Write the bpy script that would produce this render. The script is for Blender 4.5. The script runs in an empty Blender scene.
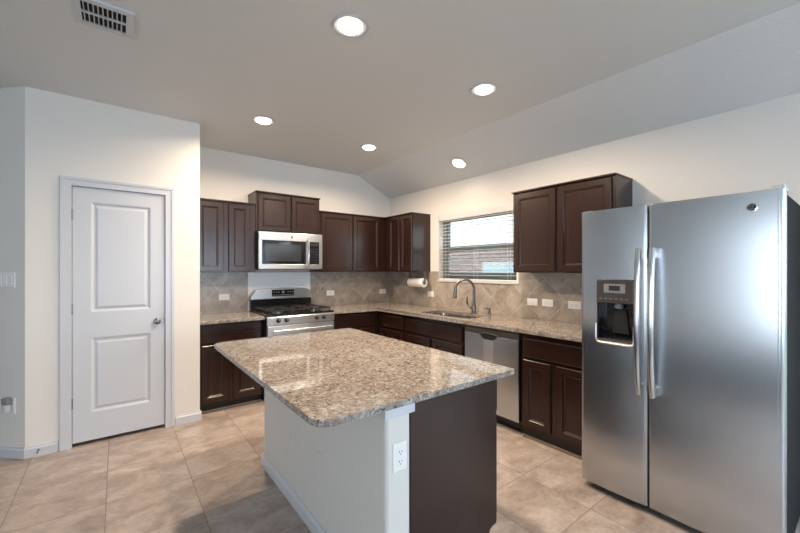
import bpy, bmesh, math, random
from mathutils import Vector, Matrix
random.seed(7)
PI = math.pi
sc = bpy.context.scene
COL = sc.collection

# ------------------------------------------------------------------ camera
cam_d = bpy.data.cameras.new('camera')
cam = bpy.data.objects.new('camera', cam_d); COL.objects.link(cam)
cam_d.sensor_fit = 'HORIZONTAL'; cam_d.sensor_width = 36.0
cam_d.lens = 367.2 / 800 * 36.0
cam_d.shift_y = (269.63 - 266.5) / 800
cam_d.clip_start = 0.02; cam_d.clip_end = 200
cam.location = (0, 0, 1.395)
cam.rotation_euler = (PI / 2, 0, -math.radians(37.657))
sc.camera = cam

# ------------------------------------------------------------------ world, lights, exposure
world = bpy.data.worlds.new('sky'); sc.world = world; world.use_nodes = True
bg = world.node_tree.nodes['Background']
bg.inputs[0].default_value = (0.80, 0.90, 1.0, 1); bg.inputs[1].default_value = 4.8
sc.view_settings.view_transform = 'Standard'; sc.view_settings.look = 'None'
sc.view_settings.gamma = 1.0; sc.view_settings.use_curve_mapping = False
sc.view_settings.exposure = 0.38
cy = sc.cycles
cy.use_denoising = True; cy.max_bounces = 10; cy.diffuse_bounces = 6; cy.glossy_bounces = 5
cy.sample_clamp_indirect = 6.0; cy.caustics_reflective = False; cy.caustics_refractive = False
DAY = (0.50, 0.745, 1.0); WARM = (1.0, 0.785, 0.575)
CAN_POWER = 25.0; CAN_LENS = 14.0; REAR_POWER = 72.0

SIDE_POWER = 4.0; LEFT_POWER = 24.0; XR_ = 3.3025
def area_light(name, loc, rot, sx, sy, power, color):
    d = bpy.data.lights.new(name, 'AREA'); d.shape = 'RECTANGLE'; d.size = sx; d.size_y = sy
    d.energy = power; d.color = color
    o = bpy.data.objects.new(name, d); COL.objects.link(o); o.location = loc; o.rotation_euler = rot
    return o
# daylight entering by the glazed openings of the room behind the camera
area_light('daylight_side_glazing', (XR_ + 0.16, -2.0, 1.15), (0, PI / 2, 0), 2.0, 3.4, SIDE_POWER, DAY)
area_light('daylight_left_window', (-4.14, -1.3, 1.25), (0, -PI / 2, 0), 1.9, 2.6, LEFT_POWER, (0.86, 0.92, 1.0))
area_light('daylight_rear_window', (1.7, -4.62, 1.35), (PI / 2, 0, 0), 2.5, 1.7, REAR_POWER, DAY)

# ------------------------------------------------------------------ dimensions (metres)
YB, XR, YP = 4.5386, 3.3025, 3.836
HC, HE, XFOLD = 2.748, 2.476, 2.74
XA, XB = -0.535, 0.612
CT, CTH, ITH = 0.907, 0.036, 0.024
REAR, LEFT = -4.5, -4.0
D45 = 1 / math.sqrt(2)

# ------------------------------------------------------------------ materials
def mat(name):
    m = bpy.data.materials.new(name); m.use_nodes = True
    nt = m.node_tree; b = nt.nodes['Principled BSDF']
    return m, nt, b
def simple(name, col, rough=0.5, metal=0.0, coat=0.0, spec=0.5):
    m, nt, b = mat(name)
    b.inputs['Base Color'].default_value = (*col, 1); b.inputs['Roughness'].default_value = rough
    b.inputs['Metallic'].default_value = metal; b.inputs['Coat Weight'].default_value = coat
    b.inputs['Specular IOR Level'].default_value = spec
    return m
def N(nt, t, **kw):
    n = nt.nodes.new(t)
    for k, v in kw.items(): setattr(n, k, v)
    return n
def L(nt, a, b): nt.links.new(a, b)
def math_n(nt, op, a, b=None, c=None):
    n = N(nt, 'ShaderNodeMath', operation=op)
    for i, v in enumerate((a, b, c)):
        if v is None: continue
        if isinstance(v, (int, float)): n.inputs[i].default_value = v
        else: L(nt, v, n.inputs[i])
    return n.outputs[0]
def ramp(nt, fac, stops, interp='LINEAR'):
    r = N(nt, 'ShaderNodeValToRGB'); r.color_ramp.interpolation = interp
    e = r.color_ramp.elements
    while len(e) < len(stops): e.new(0.5)
    for el, (p, c) in zip(e, stops):
        el.position = p; el.color = (*c, 1) if len(c) == 3 else c
    L(nt, fac, r.inputs[0]); return r.outputs[0]
def coords(nt, scale=(1, 1, 1), rot=(0, 0, 0), kind='Object'):
    t = N(nt, 'ShaderNodeTexCoord'); mp = N(nt, 'ShaderNodeMapping')
    mp.inputs['Scale'].default_value = scale; mp.inputs['Rotation'].default_value = rot
    L(nt, t.outputs[kind], mp.inputs[0]); return mp.outputs[0]
def noise(nt, vec, scale, detail=2.0, rough=0.5, dist=0.0):
    n = N(nt, 'ShaderNodeTexNoise'); n.inputs['Scale'].default_value = scale
    n.inputs['Detail'].default_value = detail; n.inputs['Roughness'].default_value = rough
    n.inputs['Distortion'].default_value = dist
    L(nt, vec, n.inputs['Vector']); return n.outputs['Fac']
def mix(nt, fac, a, b, blend='MIX'):
    n = N(nt, 'ShaderNodeMix', data_type='RGBA', blend_type=blend)
    for sock, v in ((n.inputs['Factor'], fac), (n.inputs['A'], a), (n.inputs['B'], b)):
        if isinstance(v, (int, float)): sock.default_value = v
        elif isinstance(v, tuple): sock.default_value = (*v, 1)
        else: L(nt, v, sock)
    return n.outputs['Result']
def bump(nt, b, h, strength=0.1, dist=0.01):
    n = N(nt, 'ShaderNodeBump'); n.inputs['Strength'].default_value = strength
    n.inputs['Distance'].default_value = dist; L(nt, h, n.inputs['Height']); L(nt, n.outputs[0], b.inputs['Normal'])

def paint(name, col, rough=0.6, bscale=90, bs=0.12):
    m, nt, b = mat(name); b.inputs['Base Color'].default_value = (*col, 1); b.inputs['Roughness'].default_value = rough
    v = coords(nt); bump(nt, b, noise(nt, v, bscale, 2), bs, 0.004); return m
M = {}
M['wall'] = paint('wall_paint', (0.75, 0.725, 0.69))
M['ceiling'] = paint('ceiling_paint', (0.715, 0.73, 0.73), 0.8, 60, 0.35)
M['island_paint'] = paint('island_paint', (0.64, 0.63, 0.60))
M['white'] = simple('white_trim_paint', (0.575, 0.60, 0.645), 0.32)
M['white_plastic'] = simple('white_plastic', (0.80, 0.80, 0.79), 0.3)
M['grey_plastic'] = simple('grey_plastic', (0.22, 0.23, 0.24), 0.4)
M['pale_grey_plastic'] = simple('pale_grey_plastic', (0.55, 0.58, 0.60), 0.4)
M['black'] = simple('black_plastic', (0.012, 0.012, 0.013), 0.35)
M['black_matte'] = simple('textured_black_side', (0.012, 0.012, 0.013), 0.7, 0, 0, 0.08)
M['black_gloss'] = simple('black_glass', (0.01, 0.011, 0.013), 0.06)
M['iron'] = simple('cast_iron', (0.012, 0.012, 0.012), 0.55)
M['chrome'] = simple('chrome', (0.75, 0.75, 0.76), 0.12, 1.0)
M['nickel'] = simple('brushed_nickel', (0.27, 0.25, 0.24), 0.28, 1.0)
M['silver'] = simple('silver_paint', (0.55, 0.56, 0.57), 0.3, 0.7)
M['taupe'] = simple('taupe_plastic', (0.065, 0.058, 0.055), 0.35, 0.2)
M['display'] = simple('display_glass', (0.03, 0.034, 0.038), 0.15)
M['key'] = simple('key_print', (0.16, 0.165, 0.17), 0.4)
M['slot'] = simple('socket_slot', (0.05, 0.05, 0.05), 0.5)
M['duct_shade'] = simple('dark_backing', (0.015, 0.015, 0.015), 0.9)
M['paper'] = paint('paper_towel', (0.84, 0.83, 0.80), 0.9, 160, 0.4)
M['card'] = simple('cardboard_core', (0.10, 0.075, 0.055), 0.8)
M['sash'] = simple('backlit_sash_grey', (0.17, 0.20, 0.205), 0.45)  # shade of the backlit frame is put into this grey
def slat_mat():
    m, nt, b = mat('white_blind_slat')
    b.inputs['Base Color'].default_value = (0.86, 0.87, 0.88, 1); b.inputs['Roughness'].default_value = 0.4
    tl = N(nt, 'ShaderNodeBsdfTranslucent'); tl.inputs[0].default_value = (0.86, 0.87, 0.88, 1)
    mx = N(nt, 'ShaderNodeMixShader'); mx.inputs[0].default_value = 0.25
    L(nt, b.outputs[0], mx.inputs[1]); L(nt, tl.outputs[0], mx.inputs[2])
    L(nt, mx.outputs[0], nt.nodes['Material Output'].inputs[0]); return m
M['slat'] = slat_mat()
M['mould'] = simple('grey_shoe_moulding', (0.20, 0.165, 0.14), 0.5)
M['panel_white'] = simple('white_splash_sheet', (0.84, 0.86, 0.87), 0.25)

def steel(name, axis, col=(0.53, 0.565, 0.60), rough=0.27):
    m, nt, b = mat(name)
    s = [260, 260, 260]; s['xyz'.index(axis)] = 2.0
    n = noise(nt, coords(nt, tuple(s)), 1.0, 3)
    b.inputs['Metallic'].default_value = 1.0
    b.inputs['Anisotropic'].default_value = 0.75
    tg = N(nt, 'ShaderNodeTangent', direction_type='RADIAL', axis='Z' if axis == 'z' else 'X'); L(nt, tg.outputs[0], b.inputs['Tangent'])
    L(nt, ramp(nt, n, [(0.3, tuple(c * 0.995 for c in col)), (0.7, tuple(min(1, c * 1.005) for c in col))]), b.inputs['Base Color'])
    b.inputs['Roughness'].default_value = rough
    return m
M['steel'] = steel('brushed_steel', 'z')
M['steel_x'] = steel('brushed_steel_horizontal', 'x', rough=0.34)
M['steel_bright'] = steel('satin_handle_steel', 'z', (0.66, 0.67, 0.68), 0.22)

def wood(name, axis, a, c, rough=0.25):
    m, nt, b = mat(name)
    s = [50, 50, 50]; s['xyz'.index(axis)] = 1.6
    v = coords(nt, tuple(s)); n = noise(nt, v, 1.0, 4, 0.55, 0.1)
    L(nt, ramp(nt, n, [(0.3, a), (0.7, c)]), b.inputs['Base Color'])
    b.inputs['Roughness'].default_value = rough; b.inputs['Specular IOR Level'].default_value = 0.5
    bump(nt, b, n, 0.02, 0.001); return m
M['wood'] = wood('espresso_wood', 'z', (0.017, 0.0070, 0.0047), (0.027, 0.0108, 0.0072))
M['wood_x'] = wood('espresso_wood_across', 'x', (0.017, 0.0070, 0.0047), (0.027, 0.0108, 0.0072))
M['wood_kick'] = simple('dark_toe_kick', (0.012, 0.008, 0.007), 0.5)

def granite():
    m, nt, b = mat('speckled_granite')
    v = coords(nt)
    base = ramp(nt, noise(nt, v, 9, 3, 0.6), [(0.30, (0.205, 0.168, 0.145)), (0.52, (0.278, 0.238, 0.208)), (0.72, (0.335, 0.312, 0.290))])
    def layer(loc, scale, lo, hi, col, amt, base, st=(1, 1, 1), det=3, dist=0.4):
        mp = N(nt, 'ShaderNodeMapping'); L(nt, v, mp.inputs[0])
        mp.inputs['Location'].default_value = loc; mp.inputs['Scale'].default_value = st
        f = ramp(nt, noise(nt, mp.outputs[0], scale, det, 0.6, dist), [(lo, (0, 0, 0)), (hi, (1, 1, 1))])
        return mix(nt, math_n(nt, 'MULTIPLY', f, amt), base, col)
    base = layer((5, 2, 1), 44, 0.50, 0.62, (0.45, 0.435, 0.41), 0.75, base)
    base = layer((1, 7, 3), 72, 0.54, 0.60, (0.135, 0.108, 0.090), 0.75, base, (0.8, 1.25, 1))
    base = layer((3.1, 1.7, 0.4), 88, 0.595, 0.63, (0.022, 0.020, 0.021), 1.0, base, (0.75, 1.3, 1), 3, 0.6)
    L(nt, base, b.inputs['Base Color']); b.inputs['Roughness'].default_value = 0.045
    b.inputs['Specular IOR Level'].default_value = 0.6
    return m
M['granite'] = granite()

def tiles(name, ua, va, size, rot, off, grout_w, tile_stops, grout_col, rough, bumpy=0.25, tex=3.0, stretch=(1, 1, 1), var=0.35):
    """square tiles in the plane of two object axes"""
    m, nt, b = mat(name)
    t = N(nt, 'ShaderNodeTexCoord'); sp = N(nt, 'ShaderNodeSeparateXYZ'); L(nt, t.outputs['Object'], sp.inputs[0])
    o = {'x': sp.outputs[0], 'y': sp.outputs[1], 'z': sp.outputs[2]}
    u = math_n(nt, 'SUBTRACT', o[ua], off[0]); v = math_n(nt, 'SUBTRACT', o[va], off[1])
    c, s = math.cos(rot) / size, math.sin(rot) / size
    U = math_n(nt, 'ADD', math_n(nt, 'MULTIPLY', u, c), math_n(nt, 'MULTIPLY', v, s))
    V = math_n(nt, 'ADD', math_n(nt, 'MULTIPLY', u, -s), math_n(nt, 'MULTIPLY', v, c))
    def edge(x):
        f = math_n(nt, 'FRACT', x)
        return math_n(nt, 'MINIMUM', f, math_n(nt, 'SUBTRACT', 1.0, f))
    e = math_n(nt, 'MINIMUM', edge(U), edge(V))
    g = grout_w / size / 2
    mask = N(nt, 'ShaderNodeMapRange'); L(nt, e, mask.inputs[0])
    mask.inputs[1].default_value = g * 0.6; mask.inputs[2].default_value = g * 1.5
    cb = N(nt, 'ShaderNodeCombineXYZ')
    L(nt, math_n(nt, 'FLOOR', U), cb.inputs[0]); L(nt, math_n(nt, 'FLOOR', V), cb.inputs[1])
    wn = N(nt, 'ShaderNodeTexWhiteNoise', noise_dimensions='3D'); L(nt, cb.outputs[0], wn.inputs['Vector'])
    # each tile takes its own piece of stone figure
    jit = N(nt, 'ShaderNodeVectorMath', operation='MULTIPLY_ADD')
    L(nt, wn.outputs['Color'], jit.inputs[0]); jit.inputs[1].default_value = (9, 9, 9)
    mp = N(nt, 'ShaderNodeMapping'); mp.inputs['Scale'].default_value = stretch
    L(nt, t.outputs['Object'], mp.inputs[0]); L(nt, mp.outputs[0], jit.inputs[2])
    n = noise(nt, jit.outputs[0], tex, 6, 0.62, 0.5)
    n2 = noise(nt, jit.outputs[0], tex * 7, 4, 0.6)
    f = math_n(nt, 'ADD', math_n(nt, 'MULTIPLY', n, 0.75), math_n(nt, 'MULTIPLY', n2, 0.25))
    f = math_n(nt, 'ADD', f, math_n(nt, 'MULTIPLY', math_n(nt, 'SUBTRACT', wn.outputs['Value'], 0.5), var))
    col = ramp(nt, f, tile_stops)
    L(nt, mix(nt, mask.outputs[0], grout_col, col), b.inputs['Base Color'])
    b.inputs['Roughness'].default_value = rough
    hgt = math_n(nt, 'ADD', mask.outputs[0], math_n(nt, 'MULTIPLY', n2, 0.15))
    bump(nt, b, hgt, bumpy, 0.003)
    return m
STONE = [(0.32, (0.235, 0.190, 0.152)), (0.5, (0.350, 0.303, 0.258)), (0.68, (0.47, 0.435, 0.395))]
M['splash_back'] = tiles('travertine_tile_back', 'x', 'z', 0.305, PI / 4, (0.9, 1.18), 0.004, STONE, (0.50, 0.455, 0.405), 0.3, 0.2, 7.0, (1, 1, 1), 0.10)
M['splash_right'] = tiles('travertine_tile_right', 'y', 'z', 0.305, PI / 4, (2.18, 1.09), 0.004, STONE, (0.50, 0.455, 0.405), 0.3, 0.2, 7.0, (1, 1, 1), 0.10)
M['floor'] = tiles('floor_tile', 'x', 'y', 0.447, 0.0, (-0.05, 2.805), 0.0045,
    [(0.34, (0.235, 0.187, 0.162)), (0.5, (0.355, 0.295, 0.262)), (0.66, (0.47, 0.413, 0.380))], (0.19, 0.148, 0.122), 0.36, 0.2, 5.0, (1, 1.35, 1), 0.06)

def brick():
    m, nt, b = mat('red_brick')
    t = N(nt, 'ShaderNodeTexCoord'); sp = N(nt, 'ShaderNodeSeparateXYZ'); L(nt, t.outputs['Object'], sp.inputs[0])
    cb = N(nt, 'ShaderNodeCombineXYZ'); L(nt, sp.outputs[1], cb.inputs[0]); L(nt, sp.outputs[2], cb.inputs[1])
    br = N(nt, 'ShaderNodeTexBrick'); L(nt, cb.outputs[0], br.inputs['Vector'])
    br.inputs['Color1'].default_value = (0.16, 0.08, 0.07, 1); br.inputs['Color2'].default_value = (0.235, 0.14, 0.122, 1)
    br.inputs['Mortar'].default_value = (0.32, 0.30, 0.295, 1); br.inputs['Scale'].default_value = 1.0
    br.inputs['Mortar Size'].default_value = 0.012; br.inputs['Brick Width'].default_value = 0.24; br.inputs['Row Height'].default_value = 0.085
    L(nt, br.outputs['Color'], b.inputs['Base Color']); b.inputs['Roughness'].default_value = 0.85
    return m
M['brick'] = brick()
M['ground'] = paint('grass_ground', (0.12, 0.16, 0.07), 0.9, 20, 0.4)
M['siding'] = simple('pale_siding', (0.47, 0.455, 0.44), 0.6)
M['pane_far'] = simple('pale_far_pane', (0.36, 0.44, 0.48), 0.2)
def glass():
    m, nt, b = mat('window_glass')
    tr = N(nt, 'ShaderNodeBsdfTransparent'); tr.inputs[0].default_value = (0.93, 0.96, 0.95, 1)
    gl = N(nt, 'ShaderNodeBsdfGlossy'); gl.inputs['Roughness'].default_value = 0.02
    mx = N(nt, 'ShaderNodeMixShader'); mx.inputs[0].default_value = 0.07
    L(nt, tr.outputs[0], mx.inputs[1]); L(nt, gl.outputs[0], mx.inputs[2])
    L(nt, mx.outputs[0], nt.nodes['Material Output'].inputs[0]); return m
M['glass'] = glass()
def screen_mat():
    m, nt, b = mat('insect_screen')
    tr = N(nt, 'ShaderNodeBsdfTransparent'); tr.inputs[0].default_value = (1, 1, 1, 1)
    df = N(nt, 'ShaderNodeBsdfDiffuse'); df.inputs[0].default_value = (0.20, 0.20, 0.21, 1)
    mx = N(nt, 'ShaderNodeMixShader'); mx.inputs[0].default_value = 0.25
    L(nt, tr.outputs[0], mx.inputs[1]); L(nt, df.outputs[0], mx.inputs[2])
    L(nt, mx.outputs[0], nt.nodes['Material Output'].inputs[0]); return m
M['screen'] = screen_mat()
def emit(name, col, s):
    m, nt, b = mat(name)
    b.inputs['Base Color'].default_value = (0.9, 0.9, 0.9, 1)
    b.inputs['Emission Color'].default_value = (*col, 1); b.inputs['Emission Strength'].default_value = s
    return m
M['lens'] = emit('lit_lens', (1.0, 0.90, 0.78), CAN_LENS)

# ------------------------------------------------------------------ mesh builder
class MB:
    def __init__(self, off=(0, 0, 0)):
        self.bm = bmesh.new(); self.off = Vector(off)
    def _v(self, p): return self.bm.verts.new(Vector(p) - self.off)
    def box(self, x0, x1, y0, y1, z0, z1, bev=0.0, seg=2):
        vs = [self._v((x, y, z)) for z in (z0, z1) for y in (y0, y1) for x in (x0, x1)]
        fs = [self.bm.faces.new([vs[i] for i in q]) for q in ((0, 2, 3, 1), (4, 5, 7, 6), (0, 1, 5, 4), (2, 6, 7, 3), (0, 4, 6, 2), (1, 3, 7, 5))]
        if bev:
            es = list({e for f in fs for e in f.edges})
            bmesh.ops.bevel(self.bm, geom=es, offset=bev, segments=seg, affect='EDGES', profile=0.5)
        return self
    def panel(self, x0, x1, z0, z1, y, rings):
        """profiled slab facing -y; rings = (inset, how far out of the plane y)"""
        prev = None
        for k, (i, o) in enumerate(rings):
            r = [self._v(p) for p in ((x0 + i, y - o, z0 + i), (x1 - i, y - o, z0 + i), (x1 - i, y - o, z1 - i), (x0 + i, y - o, z1 - i))]
            if prev is None: self.bm.faces.new(r[::-1])
            else:
                for a in range(4): self.bm.faces.new((prev[a], prev[(a + 1) % 4], r[(a + 1) % 4], r[a]))
            prev = r
        self.bm.faces.new(prev); return self
    def prism(self, poly, z0, z1, bev=0.0, seg=2, axis='z'):
        def P(p, h): return {'z': (p[0], p[1], h), 'x': (h, p[0], p[1]), 'y': (p[0], h, p[1])}[axis]
        a = [self._v(P(p, z0)) for p in poly]; b = [self._v(P(p, z1)) for p in poly]
        fs = [self.bm.faces.new(a[::-1]), self.bm.faces.new(b)]
        n = len(poly)
        for i in range(n): fs.append(self.bm.faces.new((a[i], a[(i + 1) % n], b[(i + 1) % n], b[i])))
        if bev:
            es = list({e for f in fs[:2] for e in f.edges})
            bmesh.ops.bevel(self.bm, geom=es, offset=bev, segments=seg, affect='EDGES', profile=0.5)
        return self
    def tube(self, pts, r, n=10, cap=True, flat=1.0):
        pts = [Vector(p) for p in pts]; rs = r if isinstance(r, (list, tuple)) else [r] * len(pts)
        rings = []; ref = None
        for i, p in enumerate(pts):
            d = (pts[min(i + 1, len(pts) - 1)] - pts[max(i - 1, 0)]).normalized()
            if ref is None:
                ref = Vector((0, 0, 1)) if abs(d.z) < 0.9 else Vector((1, 0, 0))
            a = (ref - d * ref.dot(d)).normalized(); b = d.cross(a); ref = a
            rings.append([self._v(p + (a * math.cos(t) + b * math.sin(t) * flat) * rs[i]) for t in (2 * PI * k / n for k in range(n))])
        for q, w in zip(rings, rings[1:]):
            for k in range(n): self.bm.faces.new((q[k], q[(k + 1) % n], w[(k + 1) % n], w[k]))
        if cap: self.bm.faces.new(rings[0][::-1]); self.bm.faces.new(rings[-1])
        return self
    def lathe(self, prof, c=(0, 0, 0), axis='z', n=32):
        """profile of (radius, height) turned about an axis through c"""
        c = Vector(c); rings = []
        for r, h in prof:
            ring = []
            for k in range(n):
                t = 2 * PI * k / n; a, b = r * math.cos(t), r * math.sin(t)
                ring.append(self._v(c + Vector({'z': (a, b, h), 'x': (h, a, b), 'y': (b, h, a)}[axis])))
            rings.append(ring)
        for q, w in zip(rings, rings[1:]):
            for k in range(n): self.bm.faces.new((q[k], q[(k + 1) % n], w[(k + 1) % n], w[k]))
        self.bm.faces.new(rings[0][::-1]); self.bm.faces.new(rings[-1])
        return self
    def quad(self, *ps): self.bm.faces.new([self._v(p) for p in ps]); return self
    def build(self, name, m, parent=None, label=None, smooth=False):
        bmesh.ops.recalc_face_normals(self.bm, faces=self.bm.faces)
        me = bpy.data.meshes.new(name); self.bm.to_mesh(me); self.bm.free()
        me.materials.append(M[m] if isinstance(m, str) else m)
        if smooth:
            me.polygons.foreach_set('use_smooth', [True] * len(me.polygons))
            try: me.set_sharp_from_angle(angle=math.radians(35))
            except Exception: pass
        o = bpy.data.objects.new(name, me); COL.objects.link(o)
        if parent: o.parent = parent
        else: o.location = self.off
        if label: o['label'] = label
        return o
def cut(o, builder):
    """carve a cutter's shape out of a mesh object"""
    c = builder.build('cutter', 'white'); c.parent = o.parent
    md = o.modifiers.new('cut', 'BOOLEAN'); md.object = c; md.operation = 'DIFFERENCE'; md.solver = 'EXACT'
    bpy.context.view_layer.update()
    dg = bpy.context.evaluated_depsgraph_get()
    me = bpy.data.meshes.new_from_object(o.evaluated_get(dg))
    o.modifiers.clear(); o.data = me
    cm = c.data; bpy.data.objects.remove(c); bpy.data.meshes.remove(cm)
def tag(o, label=None, cat=None, group=None, kind=None):
    if label: o['label'] = label
    if cat: o['category'] = cat
    if group: o['group'] = group
    if kind: o['kind'] = kind
    return o
def thing(name, label, cat, loc=(0, 0, 0), rz=0.0, group=None):
    o = bpy.data.objects.new(name, None); COL.objects.link(o)
    o.empty_display_size = 0.05
    o.location = loc; o.rotation_euler = (0, 0, rz); return tag(o, label, cat, group)
def struct(mb, name, m, label=None, cat=None):
    o = mb.build(name, m); return tag(o, label, cat, kind='structure')
def copy_thing(o, label, loc=None, rz=None):
    c = o.copy(); COL.objects.link(c)
    if loc is not None: c.location = loc
    if rz is not None: c.rotation_euler = (0, 0, rz)
    c['label'] = label
    for ch in list(o.children):
        k = ch.copy(); COL.objects.link(k); k.parent = c
        for g in list(ch.children):
            q = g.copy(); COL.objects.link(q); q.parent = k
    return c
RIGHT = -PI / 2     # turns a thing that faces -y to face -x (the window wall's run)

# ------------------------------------------------------------------ the room
E45 = (XA - 1.7 * D45, YP + 1.7 * D45)          # far end of the slanted wall
struct(MB().box(LEFT - 0.1, XR + 0.3, REAR - 0.15, 5.2, -0.1, 0.0), 'floor', 'floor', 'beige stone-look floor tiles', 'floor')
M['carpet'] = paint('added_dark_carpet', (0.05, 0.05, 0.056), 0.95, 220, 0.5)
struct(MB().prism([(LEFT, REAR), (-0.3, REAR), (-0.3, 2.2), (-0.82, 2.2), (-0.82, 5.0), (LEFT, 5.0)], 0.0003, 0.012), 'reflection_carpet', 'carpet', 'unseen dark carpet added to darken the refrigerator reflection', 'carpet')  # unseen carpet, added and shaped to darken what the refrigerator reflects
# flat ceiling that folds down to the window wall
struct(MB().prism([(LEFT - 0.1, HC), (XFOLD, HC), (XR + 0.14, HE - 0.14 * (HC - HE) / (XR - XFOLD)), (XR + 0.14, HC + 0.15), (LEFT - 0.1, HC + 0.15)], REAR - 0.15, 5.2, axis='y'),
       'ceiling', 'ceiling', 'off-white ceiling, flat then sloping down to the window wall', 'ceiling')
struct(MB().box(E45[0] + 0.3, XR + 0.14, YB, YB + 0.12, 0, HC), 'wall_back', 'wall', 'greige wall behind the range', 'wall')
# window wall with its opening
WY0, WY1, WZ0, WZ1 = 2.29, 3.462, 1.262, 2.095
w = MB()
xs = (XR, XR + 0.14)
w.box(*xs, REAR, -3.7, 0, HE + 0.02).box(*xs, -0.3, WY0, 0, HE + 0.02).box(*xs, -3.7, -0.3, 2.15, HE + 0.02).box(*xs, -3.7, -0.3, 0, 0.12).box(*xs, WY1, YB, 0, HE + 0.02).box(*xs, WY0, WY1, 0, WZ0).box(*xs, WY0, WY1, WZ1, HE + 0.02)
struct(w, 'wall_right', 'wall', 'greige wall holding the kitchen window', 'wall')
# pantry wall with its door opening
DX0, DX1, DZ = -0.285, 0.348, 2.060
w = MB().box(XA, DX0, YP, YP + 0.11, 0, HC).box(DX1, XB, YP, YP + 0.11, 0, HC).box(DX0, DX1, YP, YP + 0.11, DZ, HC)
w.box(XB - 0.11, XB, YP + 0.11, YB, 0, HC)
struct(w, 'wall_pantry', 'wall', 'greige wall around the pantry door', 'wall')
n45 = Vector((D45, D45, 0)) * 0.1
w = MB().prism([(XA, YP), (XA + n45.x, YP + n45.y), (E45[0] + n45.x, E45[1] + n45.y), E45], 0, HC)
struct(w, 'wall_left', 'wall', 'slanted wall at the left edge', 'wall')
struct(MB().box(LEFT, E45[0] + 0.1, E45[1], E45[1] + 0.1, 0, HC), 'wall_hall', 'wall')
w = MB(); xl = (LEFT - 0.1, LEFT)
w.box(*xl, REAR, -2.7, 0, HC).box(*xl, 0.1, E45[1] + 0.1, 0, HC).box(*xl, -2.7, 0.1, 0, 0.25).box(*xl, -2.7, 0.1, 2.25, HC)
struct(w, 'wall_far_left', 'wall')
w = MB()
for i in range(4):
    y = -2.7 + 2.8 * i / 3; w.box(LEFT - 0.08, LEFT - 0.02, y - 0.035, y + 0.035, 0.25, 2.25)
for z in (0.25, 1.2, 2.2): w.box(LEFT - 0.07, LEFT - 0.03, -2.7, 0.1, z, z + 0.05)
struct(w, 'window_4', 'white')
w = MB(); ys = (REAR - 0.12, REAR)
w.box(LEFT, 0.45, *ys, 0, HC).box(2.95, XR, *ys, 0, HC)
w.box(0.45, 2.95, *ys, 2.2, HC).box(0.45, 2.95, *ys, 0, 0.5)
struct(w, 'wall_rear', 'wall')
def rear_window(name, x0, x1, z0, z1, nx):
    w = MB()
    for i in range(nx + 1):
        x = x0 + (x1 - x0) * i / nx; w.box(x - 0.035, x + 0.035, REAR - 0.1, REAR - 0.02, z0, z1)
    for z in (z0, z1 - 0.05, (z0 + z1) / 2): w.box(x0, x1, REAR - 0.09, REAR - 0.03, z, z + 0.05)
    struct(w, name, 'white')
w = MB()
for i in range(4):
    y = -3.7 + 3.4 * i / 3; w.box(XR + 0.04, XR + 0.10, y - 0.04, y + 0.04, 0.12, 2.15)
for z in (0.12, 2.09): w.box(XR + 0.05, XR + 0.09, -3.7, -0.3, z, z + 0.06)
struct(w, 'window_2', 'white')
rear_window('window_3', 0.45, 2.95, 0.5, 2.2, 3)

# baseboards
def base_prof(t=0.012, h=0.085): return [(0, 0), (t, 0), (t, h - 0.02), (t * 0.55, h - 0.012), (t * 0.4, h), (0, h)]
def baseboard(name, p0, p1, out, parent=None, off=(0, 0, 0)):
    p0, p1, out = Vector((*p0, 0)), Vector((*p1, 0)), Vector((*out, 0)).normalized()
    w = MB(off); a = [w._v(p0 + out * x + Vector((0, 0, z))) for x, z in base_prof()]; b = [w._v(p1 + out * x + Vector((0, 0, z))) for x, z in base_prof()]
    n = len(a); w.bm.faces.new(a); w.bm.faces.new(b[::-1])
    for i in range(n): w.bm.faces.new((a[i], b[i], b[(i + 1) % n], a[(i + 1) % n]))
    o = w.build(name, 'white', parent)
    if not parent: tag(o, kind='structure')
    return o
baseboard('baseboard_pantry_left', (XA - 0.005, YP), (DX0 - 0.07, YP), (0, -1))
baseboard('baseboard_pantry_right', (DX1 + 0.07, YP), (XB + 0.012, YP), (0, -1))
baseboard('baseboard_pantry_return', (XB, YP), (XB, YP + 0.10), (1, 0))
baseboard('baseboard_left', (XA, YP), E45, (-D45, -D45))
baseboard('baseboard_right', (XR, 0.2), (XR, -0.3), (-1, 0))

# pantry door: casing, slab, hinges, knob
cs = MB()
ZS = DZ - 0.006
cw, ct = 0.062, 0.016
cs.box(DX0 - cw, DX0 + 0.006, YP - ct * 0.65, YP - 0.0005, 0, ZS).box(DX1 - 0.006, DX1 + cw, YP - ct * 0.65, YP - 0.0005, 0, ZS)
cs.box(DX0 - cw, DX1 + cw, YP - ct * 0.65, YP - 0.0005, ZS, DZ + cw)
cs.box(DX0 - cw, DX0 - cw + 0.026, YP - ct, YP - ct * 0.65, 0, DZ + cw - 0.026, 0.003).box(DX1 + cw - 0.026, DX1 + cw, YP - ct, YP - ct * 0.65, 0, DZ + cw - 0.026, 0.003)
cs.box(DX0 - cw, DX1 + cw, YP - ct, YP - ct * 0.65, DZ + cw - 0.026, DZ + cw, 0.003)
cs.box(DX0, DX0 + 0.008, YP, YP + 0.11, 0, DZ - 0.008).box(DX1 - 0.008, DX1, YP, YP + 0.11, 0, DZ - 0.008).box(DX0, DX1, YP, YP + 0.11, DZ - 0.008, DZ)
struct(cs, 'trim_1', 'white', 'white moulded casing around the pantry door', 'door casing')
dr = thing('door_1', 'white two-panel pantry door in the left wall', 'door', (0.03, YP + 0.02, 0)); dr['kind'] = 'structure'
do = dr.location
w = MB(do); sx0, sx1, sz0, sz1 = DX0 + 0.011, DX1 - 0.012, 0.030, DZ - 0.012
yf = YP + 0.006
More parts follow.
